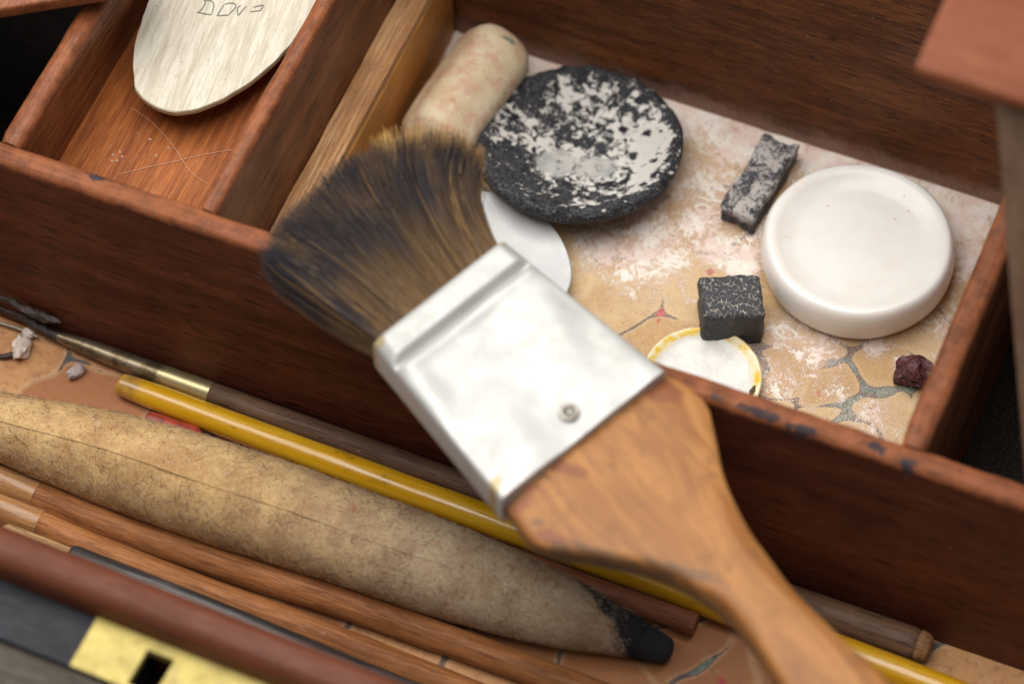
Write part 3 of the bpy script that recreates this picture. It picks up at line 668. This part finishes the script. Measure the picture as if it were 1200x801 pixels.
# charcoal cube
def block(hx, hy, hz, rad_, amp, sd, sub=14, taper=0):
    bm = bmesh.new(); bmesh.ops.create_cube(bm, size=2); bmesh.ops.subdivide_edges(bm, edges=bm.edges[:], cuts=sub, use_grid_fill=True)
    H = Vector((hx, hy, hz))
    for v in bm.verts:
        p = Vector((v.co.x*hx, v.co.y*hy, v.co.z*hz)); q = Vector((max(-hx+rad_, min(hx-rad_, p.x)), max(-hy+rad_, min(hy-rad_, p.y)), max(-hz+rad_, min(hz-rad_, p.z))))
        d = p-q
        if d.length > 1e-6: p = q+d.normalized()*rad_
        n_ = mnoise.noise(p*2.2+Vector((sd, 0, 0)))*amp+mnoise.noise(p*7+Vector((sd, 3, 0)))*amp*.5
        k = 1+taper*(-p.z/hz)
        v.co = Vector((p.x*k, p.y*k, p.z))*(1+n_)*S
    me = bpy.data.meshes.new('m'); bm.to_mesh(me); bm.free(); return me
N = NT('cracked_charcoal'); c = N.co(); zz = N.xyz(c)[2]
ed = N.voro(c, 7.5, 'DISTANCE_TO_EDGE'); nz = N.noise(c, 9, 4, .7); gr = N.noise(c, 40, 3, .7)
cr = N.ramp(N.math('ADD', ed, N.math('MULTIPLY', N.math('SUBTRACT', nz, .45), .35)), .0, .06, 1, 0)
up = N.ramp(zz, .40, .50); cr = N.math('MULTIPLY', cr, N.math('ADD', N.math('MULTIPLY', up, .8), .12))
bc = N.mix(N.ramp(gr, .4, .65), (.020, .021, .026), (.075, .077, .09)); bc = N.mix(cr, bc, (.50, .44, .38))
solo('charcoal_cube', block(.67, .55, .54, .11, .085, 3.0, taper=.03), N.out(bc, .55, N.math('ADD', N.math('MULTIPLY', cr, -.4), gr), .6, .03), (2.62, 5.68, .53), 'black cracked charcoal cube between the saucer and the white dish', 'charcoal', rotz=math.radians(25), ang=50)
# charcoal stick
N = NT('dusty_charcoal'); c = N.co(); nz = N.noise(c, 3.2, 6, .7, .8); gr = N.noise(c, 26, 3, .7)
dm = N.math('MULTIPLY', N.ramp(N.math('ADD', nz, N.math('MULTIPLY', N.math('SUBTRACT', gr, .5), .5)),   .45, .54), .9); dm = N.math('MULTIPLY', dm, N.ramp(N.xyz(c)[2], .0, .22))
bc = N.mix(N.ramp(gr, .42, .6), (.018, .019, .024), (.12, .12, .14)); bc = N.mix(dm, bc, (.58, .53, .50))
solo('charcoal_stick', block(.41, 1.12, .30, .08, .11, 9.0, sub=18), N.out(bc, .7, N.math('ADD', nz, N.math('MULTIPLY', gr, .5)), .9, .06), (1.98, 9.20, .31), 'short black charcoal stick smeared with white dust near the back wall', 'charcoal', rotz=math.radians(-6), ang=60)
# cream roll
N = NT('stained_cream'); c = N.co(); nz = N.noise(c, 1.3, 5, .65); g3 = N.noise(c, 22, 3, .7)
rc = N.mix(N.ramp(nz, .35, .7), (.74, .63, .44), (.62, .45, .26)); rc = N.mix(N.math('MULTIPLY', N.ramp(N.noise(c, 2.0, 6, .75), .47, .62), .6), rc, (.60, .30, .22))
rc = N.mix(N.ramp(N.noise(c, 2.6, 5, .7), .60, .72, 0, .6), rc, (.36, .24, .10)); rc = N.mix(N.math('MULTIPLY', N.ramp(g3, .55, .7), .35), rc, (.42, .27, .15))
rc = N.mix(N.blobs([(-4.2, 9.85, .18, .07)], .25, 5), rc, (.22, .25, .17))
CR = (-4.7, 8.8, .05)
me = tube([(-4.86, 6.95, .80), (-4.80, 8.0, .82), (-4.64, 9.2, .84), (-4.46, 10.35, .86)], round_end(.86, 3.4, .62), 90, 48, CR, .15, nf=1.0)
solo('cream_roll', me, N.out(rc, .75, g3, .4, .03), CR, 'stubby cream roll with pink stains in the back left corner', 'roll', ang=0)
# dark red crystal lump
N = NT('dark_red_pigment'); c = N.co(); gr = N.noise(c, 12, 4, .7)
solo('pigment_lump', rock(.40, 3, .40, 1.1, 5.5, (.95, 1.05, .85), facet=.22), N.out(N.mix(N.ramp(gr, .4, .65), (.035, .007, .010), (.16, .05, .055)), .45, gr, .8, .04), (6.72, 5.78, .3), 'rough dark crimson pigment lump against the right divider', 'pigment', rotz=.4, ang=12)

# ------------------------------------------------------------------ front trough contents
# brush with brass ferrule against the partition
PB = (-6.8, -.3, 0)
pb = thing('thin_brush', 'old round brush with dull brass ferrule and brown stick against the partition', 'brush', PB)
brassy = NT('tarnished_brass'); c = brassy.co(); X = brassy.xyz(brassy.wp())[0]; nz = brassy.noise(c, 3, 5, .7)
bm_ = brassy.ramp(brassy.math('ADD', X, brassy.math('MULTIPLY', brassy.math('SUBTRACT', nz, .5), .8)), -8.15, -7.95)
bc = brassy.mix(bm_, brassy.mix(brassy.ramp(nz, .4, .6), (.16, .12, .07), (.30, .24, .16)), (.50, .42, .23))
bc = brassy.mix(brassy.ramp(brassy.noise(c, 9, 3), .66, .72), bc, (.06, .045, .03))
fer = link_obj('ferrule', tube([(-10.5, -.16, .30), (-9.6, -.17, .28), (-8.3, -.22, .30), (-6.82, -.25, .31)], [(0, .10), (.25, .17), (.6, .22), (1, .25)], 60, 24, PB), brassy.out(bc, .38, nz, .2, .02, .8), pb)
brown = wood('brown_stick', (.085, .045, .028), (.19, .105, .062), rough=.5, pores=.6)
stick = link_obj('stick', tube([(-6.85, -.25, .31), (-4, -.30, .31), (0, -.36, .32), (4, -.38, .33), (9.05, -.42, .33)], [(0, .235), (.02, .24), (.5, .27), (.9, .33), (.975, .34), (.99, .31), (1, .2)], 120, 24, PB), brown, pb)
link_obj('stick_end', tube([(8.93, -.42, .33), (9.08, -.42, .33), (9.22, -.42, .33)], [(0, .338), (.4, .325), (.8, .27), (1, .14)], 12, 20, PB), wood('bare_end', (.20, .10, .04), (.36, .20, .09), rough=.6), pb)
dk = simple('dark_bristle', (.030, .022, .020), .6, var=(.07, .045, .035), vs=9)
link_obj('bristle_tip', tube([(-10.45, -.17, .30), (-10.9, -.10, .30), (-11.4, -.02, .32), (-12.0, .0, .33), (-12.8, -.05, .3)], [(0, .115), (.3, .12), (.7, .07), (1, .02)], 50, 14, PB, .25, nf=8), dk, pb)
# curled dark scrap against the partition
b0 = (-11.0, -.15, .7)
solo('dark_scrap', tube([(-12.3, -.16, 1.0), (-11.6, -.13, 1.02), (-11.2, -.12, .86), (-10.8, -.12, .82), (-10.35, -.10, .80)], [(0, .03), (.3, .07), (.55, .09), (.8, .10), (1, .02)], 60, 12, b0, .4, flat=1.0, nf=6), dk, b0, 'thin black curled scrap stuck to the partition above the brush tip', 'scrap')
b0 = (-12, -.9, .05)
solo('curled_wire', tube([(-13.4, -.5, .08), (-12.4, -.28, .10), (-11.5, -.22, .16), (-10.9, -.28, .2)], [(0, .035), (1, .03)], 50, 10, b0), simple('grey_wire', (.35, .32, .28), .4, .6), b0, 'thin pale curved wire at the left edge of the trough', 'wire')
b0 = (-11.4, -.75, .05)
solo('curled_flake', tube([(-11.75, -1.0, .06), (-11.4, -.95, .10), (-11.15, -.75, .16), (-11.1, -.55, .22)], [(0, .05), (.5, .06), (1, .04)], 24, 8, b0, .3), dk, b0, 'small dark curled flake beside the white crumbs', 'flake')
# yellow stick
N = NT('yellow_lacquer'); c = N.co(); st_ = N.noise(c, 8, 5, .65, .2, (.06, 1, 1)); nz = N.noise(c, 2.2, 5, .7)
yc = N.mix(N.ramp(st_, .35, .7), (.62, .315, .008), (.72, .41, .016)); yc = N.mix(N.ramp(nz, .58, .70, 0, .7), yc, (.34, .16, .015)); yc = N.mix(N.ramp(N.noise(c, 7, 4, .7, 0, (.3, 1, 1)), .66, .72, 0, .7), yc, (.22, .11, .02))
yc = N.mix(N.math('MULTIPLY', N.ramp(N.xyz(N.wp())[0], -8.55, -8.0, 1, 0), .75), yc, N.mix(N.ramp(nz, .4, .6), (.50, .28, .06), (.24, .12, .04)))
YB = (0, -.9, .02)
me = tube([(-8.78, -.74, .27), (-7.9, -.76, .28), (-5.6, -.83, .31), (-2.6, -.90, .33), (2, -.98, .34), (6, -1.08, .34), (10, -1.18, .33), (12.6, -1.3, .3)], [(0, .06), (.006, .15), (.015, .21), (.03, .245), (.15, .285), (.35, .31), (.7, .33), (1, .28)], 200, 32, YB, .02)
solo('yellow_stick', me, N.out(yc, N.ramp(st_, .35, .65, .14, .48), st_, .5, .015, Coat_Weight=.6, Coat_Roughness=.12), YB, 'glossy yellow lacquered brush handle running under the flat brush', 'brush handle', ang=0)
# red crayon stub under the yellow stick
solo('crayon_stub', tube([(-7.85, -1.28, .2), (-7.2, -1.27, .2), (-6.55, -1.27, .2)], [(0, .14), (.04, .19), (.8, .2), (.9, .15), (1, .08)], 30, 14, (-7.2, -1.2, .02), .05), simple('red_crayon', (.42, .055, .025), .45, var=(.20, .03, .02)), (-7.2, -1.2, .02), 'orange red crayon stub tucked beneath the yellow handle', 'crayon')
# reddish stick behind the paper stump
RS = (-2, -1.55, .0)
solo('reddish_stick', tube([(-8.2, -1.62, .20), (-6, -1.56, .21), (0, -1.56, .24), (4.62, -1.62, .25)], [(0, .05), (.3, .14), (.6, .2), (.995, .255), (1, .24)], 120, 20, RS), wood('rosy_stick', (.20, .065, .032), (.36, .135, .072), rough=.5, pores=.4), RS, 'slim reddish brown stick between the paper stump and the yellow handle', 'stick')
# big blending stump
N = NT('felted_paper'); c = N.co(); X = N.xyz(N.wp())[0]
f1 = N.noise(c, 11, 6, .8, 2.5, (.7, 1, 1)); f2 = N.noise(c, 1.1, 4, .6); f3 = N.noise(c, 34, 3, .7, 1.0); f4 = N.noise(c, 5, 5, .7)
t = N.ramp(N.math('ADD', X, N.math('MULTIPLY', N.math('SUBTRACT', f2, .5), 6)), -5.5, .5)
tan_ = N.mix(N.ramp(f2, .38, .62), (.62, .40, .17), (.44, .25, .095)); gry = N.mix(N.ramp(f2, .4, .62), (.48, .37, .245), (.37, .25, .15))
pc = N.mix(t, tan_, gry); pc = N.mix(N.ramp(f4, .56, .70, 0, .6), pc, (.62, .50, .32)); pc = N.mix(N.ramp(f4, .44, .34, 0, .5), pc, (.32, .15, .075))
pc = N.mix(N.ramp(f1, .46, .64, 0, .55), pc, (.17, .095, .05)); pc = N.mix(N.ramp(f3, .56, .66, 0, .5), pc, (.70, .62, .48))
pc = N.mix(N.ramp(N.noise(c, 4.2, 2, .5), .71, .75, 0, .6), pc, (.40, .10, .06))
# black used tip
Yt = N.xyz(N.wp())[1]
tip = N.ramp(N.math('ADD', N.math('ADD', X, N.math('MULTIPLY', N.math('ADD', Yt, 2.4), 1.5)), N.math('MULTIPLY', N.math('SUBTRACT', N.noise(c, 3.5, 6, .8), .5), 1.6)), 2.45, 3.0); pc = N.mix(tip, pc, N.mix(f1, (.006, .007, .010), (.02, .02, .024)))
fm = N.out(pc, .9, N.math('ADD', f1, N.math('MULTIPLY', f4, .5)), .6, .045)
ST = (-3, -2.8, 0)
stump = thing('paper_stump', 'large tan rolled paper blending stump with blackened right tip', 'blending stump', ST)
path = [(-12.0, -3.0, .95), (-10.4, -2.98, .95), (-7.8, -2.88, 1.02), (-5.2, -2.82, 1.06), (-2.7, -2.74, 1.0), (-.2, -2.70, .93), (1.9, -2.62, .74), (3.2, -2.50, .52), (4.42, -2.42, .30)]
# catmull parameter is per control point, so radii follow the same spacing
rd = [.52, .70, .98, 1.06, 1.02, .95, .76, .50, .26]
rt = [(i/8, r) for i, r in enumerate(rd)]
def rsm(t): return interp([(r, 0, 0) for _, r in rt], t).x
tab = [(i/320, rsm(i/320)) for i in range(321)]
tab = [(t_, r if t_ < .975 else r*math.sqrt(max(.02, 1-((t_-.975)/.0252)**2))) for t_, r in tab]
tm = tube(path, tab, 260, 64, ST, .02)
link_obj('paper_roll', tm, fm, stump, ang=0)
# seam edge of the rolled paper: a slightly proud strip of paper along the roll
rings = []
pp = [Vector(p) for p in path]
for i in range(121):
    t = .06+.58*i/120; cpt = interp(pp, t); r = rsm(t)*(1+.0); ring = []
    th0 = math.radians(68+1.5*math.sin(t*9)+.8*math.sin(t*31))
    for k in range(8):
        a = th0+math.radians(40-40*k/7); rr_ = r*1.006+.022*(k/7)**2
        ring.append(cpt+Vector((0, -math.cos(a)*rr_, math.sin(a)*rr_)))
    a = th0; ring.append(cpt+Vector((0, -math.cos(a)*r*.97, math.sin(a)*r*.97)))
    rings.append(ring)
V, F = loft(rings, closed=False); link_obj('paper_seam', mesh(V, F, ST), fm, stump, ang=30)['label'] = 'overlapping edge of the rolled paper'
# fine loose fibres of the felted paper
rf = np.random.RandomState(8); FVs, FFs, FCs = [], [], []
for h in range(9000):
    t = rf.uniform(.12, .93); th = math.radians(rf.uniform(-12, 150)); c0 = interp(pp, t); r = rsm(t)+.004
    dt = rf.normal(0, .10); da = rf.normal(0, .10); curl = rf.normal(0, .6); k_ = rf.rand()
    colr = (.010, .010, .012) if t > .885+.022*rf.randn() else (.075, .048, .030) if k_ < .20 else ((.62, .50, .33) if k_ < .80 else (.34, .15, .07)); rad_ = rf.uniform(.002, .0045)
    lift = rf.uniform(.0, .03)
    for q in range(4):
        f = q/3; a = th+da*f+curl*.08*f*f; x = dt*f+curl*.03*math.sin(f*3)
        ctr = c0+Vector((x, -math.cos(a)*(r+lift*math.sin(f*3.1)), math.sin(a)*(r+lift*math.sin(f*3.1))))
        for w_ in range(3):
            b_ = 2*math.pi*w_/3; FVs.append(tuple((ctr+Vector((math.cos(b_)*.6, math.cos(b_)*.6, math.sin(b_)))*rad_-Vector(ST))*S)); FCs.extend((*colr, 1))
        if q < 3:
            i0 = len(FVs)-3
            for w_ in range(3): FFs.append((i0+w_, i0+(w_+1) % 3, i0+3+(w_+1) % 3, i0+3+w_))
me = bpy.data.meshes.new('fibres'); me.from_pydata(FVs, [], FFs); at = me.color_attributes.new('hair', 'FLOAT_COLOR', 'POINT'); at.data.foreach_set('color', FCs)
o = link_obj('paper_fibres', me, hm, stump, smooth=False); o['kind'] = 'stuff'
# two long brown sticks
bs_ = wood('warm_stick', (.17, .058, .018), (.42, .175, .062), rough=.5, pores=.25, contrast=1.1, scale=1.6, spec=.35)
tipm = wood('varnished_tip', (.26, .12, .042), (.42, .22, .09), rough=.25, pores=.2, coat=.5)
def long_stick(nm, path, rad, xs, base, label, tiplabel):
    r_ = thing('wooden_stick', label, 'stick', base, 'brown sticks lying in the front trough')
    a = [p for p in path if p[0] >= xs]; b = [p for p in path if p[0] <= xs]
    link_obj('shaft', tube(a, [(0, rad), (.5, rad*1.03), (1, rad*.85)], 150, 28, base, .03), bs_, r_)
    o = link_obj('varnished_end', tube(b, [(0, rad*.9), (.9, rad*1.0), (1, rad*1.03)], 60, 28, base, .05), tipm, r_)
    return r_
d1 = long_stick('a', [(-13.5, -3.62, .36), (-11.6, -3.78, .36), (-10.2, -3.86, .36), (-9.05, -3.93, .36), (-7.3, -4.00, .36), (-4.76, -3.95, .36), (-2.26, -3.86, .35), (1, -3.86, .34), (4.5, -3.88, .33)], .335, -9.05, (-9, -3.9, 0), 'brown wooden stick lying directly against the paper stump', '')
d2 = long_stick('b', [(-13.5, -4.30, .33), (-11, -4.42, .33), (-9.8, -4.46, .33), (-8.70, -4.50, .33), (-7.7, -4.60, .33), (-5.1, -4.68, .33), (-1.9, -4.70, .33), (.74, -4.78, .33), (4, -4.85, .33)], .305, -8.70, (-9, -4.5, 0), 'brown wooden stick nearest the front lip, with a chipped varnished end', '')
# dark handle with tan end half hidden by the lip
DH = (-7.7, -5.2, 0)
dh = thing('dark_pencil', 'dark grey metal pencil holder with tan end half hidden by the front lip', 'pencil holder', DH)
link_obj('holder_body', tube([(-7.72, -5.12, .56), (-4.3, -5.20, .52), (-1, -5.34, .46), (4, -5.5, .40)], [(0, .29), (.01, .31), (1, .31)], 100, 28, DH), simple('gunmetal', (.022, .020, .020), .45, .3, var=(.09, .085, .085), vs=3, k=(.1, 1, 1)), dh)
link_obj('tan_end', tube([(-9.3, -5.06, .56), (-8.5, -5.08, .56), (-7.70, -5.12, .56)], [(0, .14), (.1, .2), (1, .22)], 40, 20, DH), wood('tan_end', (.30, .17, .08), (.44, .27, .13), rough=.5), dh)
b0 = (-9.9, -5.3, .1)
solo('pink_scrap', tube([(-10.6, -5.3, .3), (-9.9, -5.15, .42), (-9.35, -5.3, .40)], [(0, .05), (.5, .2), (1, .04)], 20, 12, b0, .2), simple('pink_clay', (.45, .20, .14), .6), b0, 'small pinkish brown scrap behind the front lip', 'scrap')
cw = simple('chalk_white', (.72, .62, .54), .85, var=(.55, .44, .38), vs=4, bs=.5)
solo('chalk_crumb', rock(.25, 3, .35, 1.6, 2, (.8, 1.15, .8), facet=.1), cw, (-11.12, -.62, .18), 'larger pale chalk crumb at the left of the trough', 'chalk crumb', group='crumbs of chalk in the front trough', rotz=.2, ang=30)
solo('chalk_crumb', rock(.14, 3, .3, 1.6, 9, (1, 1, .8), facet=.1), cw, (-11.16, -.26, .14), 'tiny pale chalk crumb touching the larger one', 'chalk crumb', group='crumbs of chalk in the front trough', ang=30)
solo('chalk_crumb', rock(.20, 3, .3, 1.5, 6, (.7, 1.1, .7), facet=.1), simple('grey_chalk', (.50, .42, .40), .85, var=(.32, .25, .25), vs=5, bs=.5), (-9.78, -.74, .13), 'greyish mauve chalk crumb beside the dull ferrule', 'chalk crumb', group='crumbs of chalk in the front trough', rotz=-.5, ang=30)

# ------------------------------------------------------------------ loose powder grains
gx, gy, pw = grid; rg_ = np.random.RandomState(4)
GV, GF = [], []
def grain(x, y, z, r):
    i = len(GV); 
    for d in ((1, 0, 0), (-.6, .8, 0), (-.6, -.8, 0), (0, 0, .9)):
        GV.append(((x+d[0]*r*rg_.uniform(.6, 1.3))*S, (y+d[1]*r*rg_.uniform(.6, 1.3))*S, (z+d[2]*r)*S))
    GF.extend([(i, i+1, i+3), (i+1, i+2, i+3), (i+2, i, i+3)])
cnt = 0
fx, fy, fp = gx.ravel(), gy.ravel(), pw.ravel(); pr = np.clip(fp, .08, 1)**1.5; pr /= pr.sum()
for k in rg_.choice(len(fx), 9000, p=pr): grain(fx[k]+rg_.uniform(-.03, .03), fy[k]+rg_.uniform(-.03, .03), .008, .006+.02*rg_.rand()**4)
for k in range(260): grain(rg_.uniform(-10.7, -7.2), rg_.uniform(.8, 4.5), 3.952, .004+.010*rg_.rand()**3)
for (x, y) in ((-9.95, 2.3), (-9.85, 2.42), (-9.80, 2.2), (-9.4, 2.95), (-9.1, 2.62), (-8.95, 2.9), (-9.9, 2.15), (-9.75, 2.33)): grain(x, y, 3.953, .04)
for k in range(350): grain(rg_.uniform(-6.5, -5.95), rg_.uniform(.8, 10), 2.735, .004+.010*rg_.rand()**3)
me = bpy.data.meshes.new('grains'); me.from_pydata(GV, [], GF)
o = link_obj('powder_grains', me, simple('grain_powder', (.80, .70, .64), .9, var=(.50, .25, .22), vs=9, vlo=.6, vhi=.7), None, smooth=False)
tag(o, 'loose pinkish white powder grains scattered over the compartment paper', 'powder', kind='stuff')
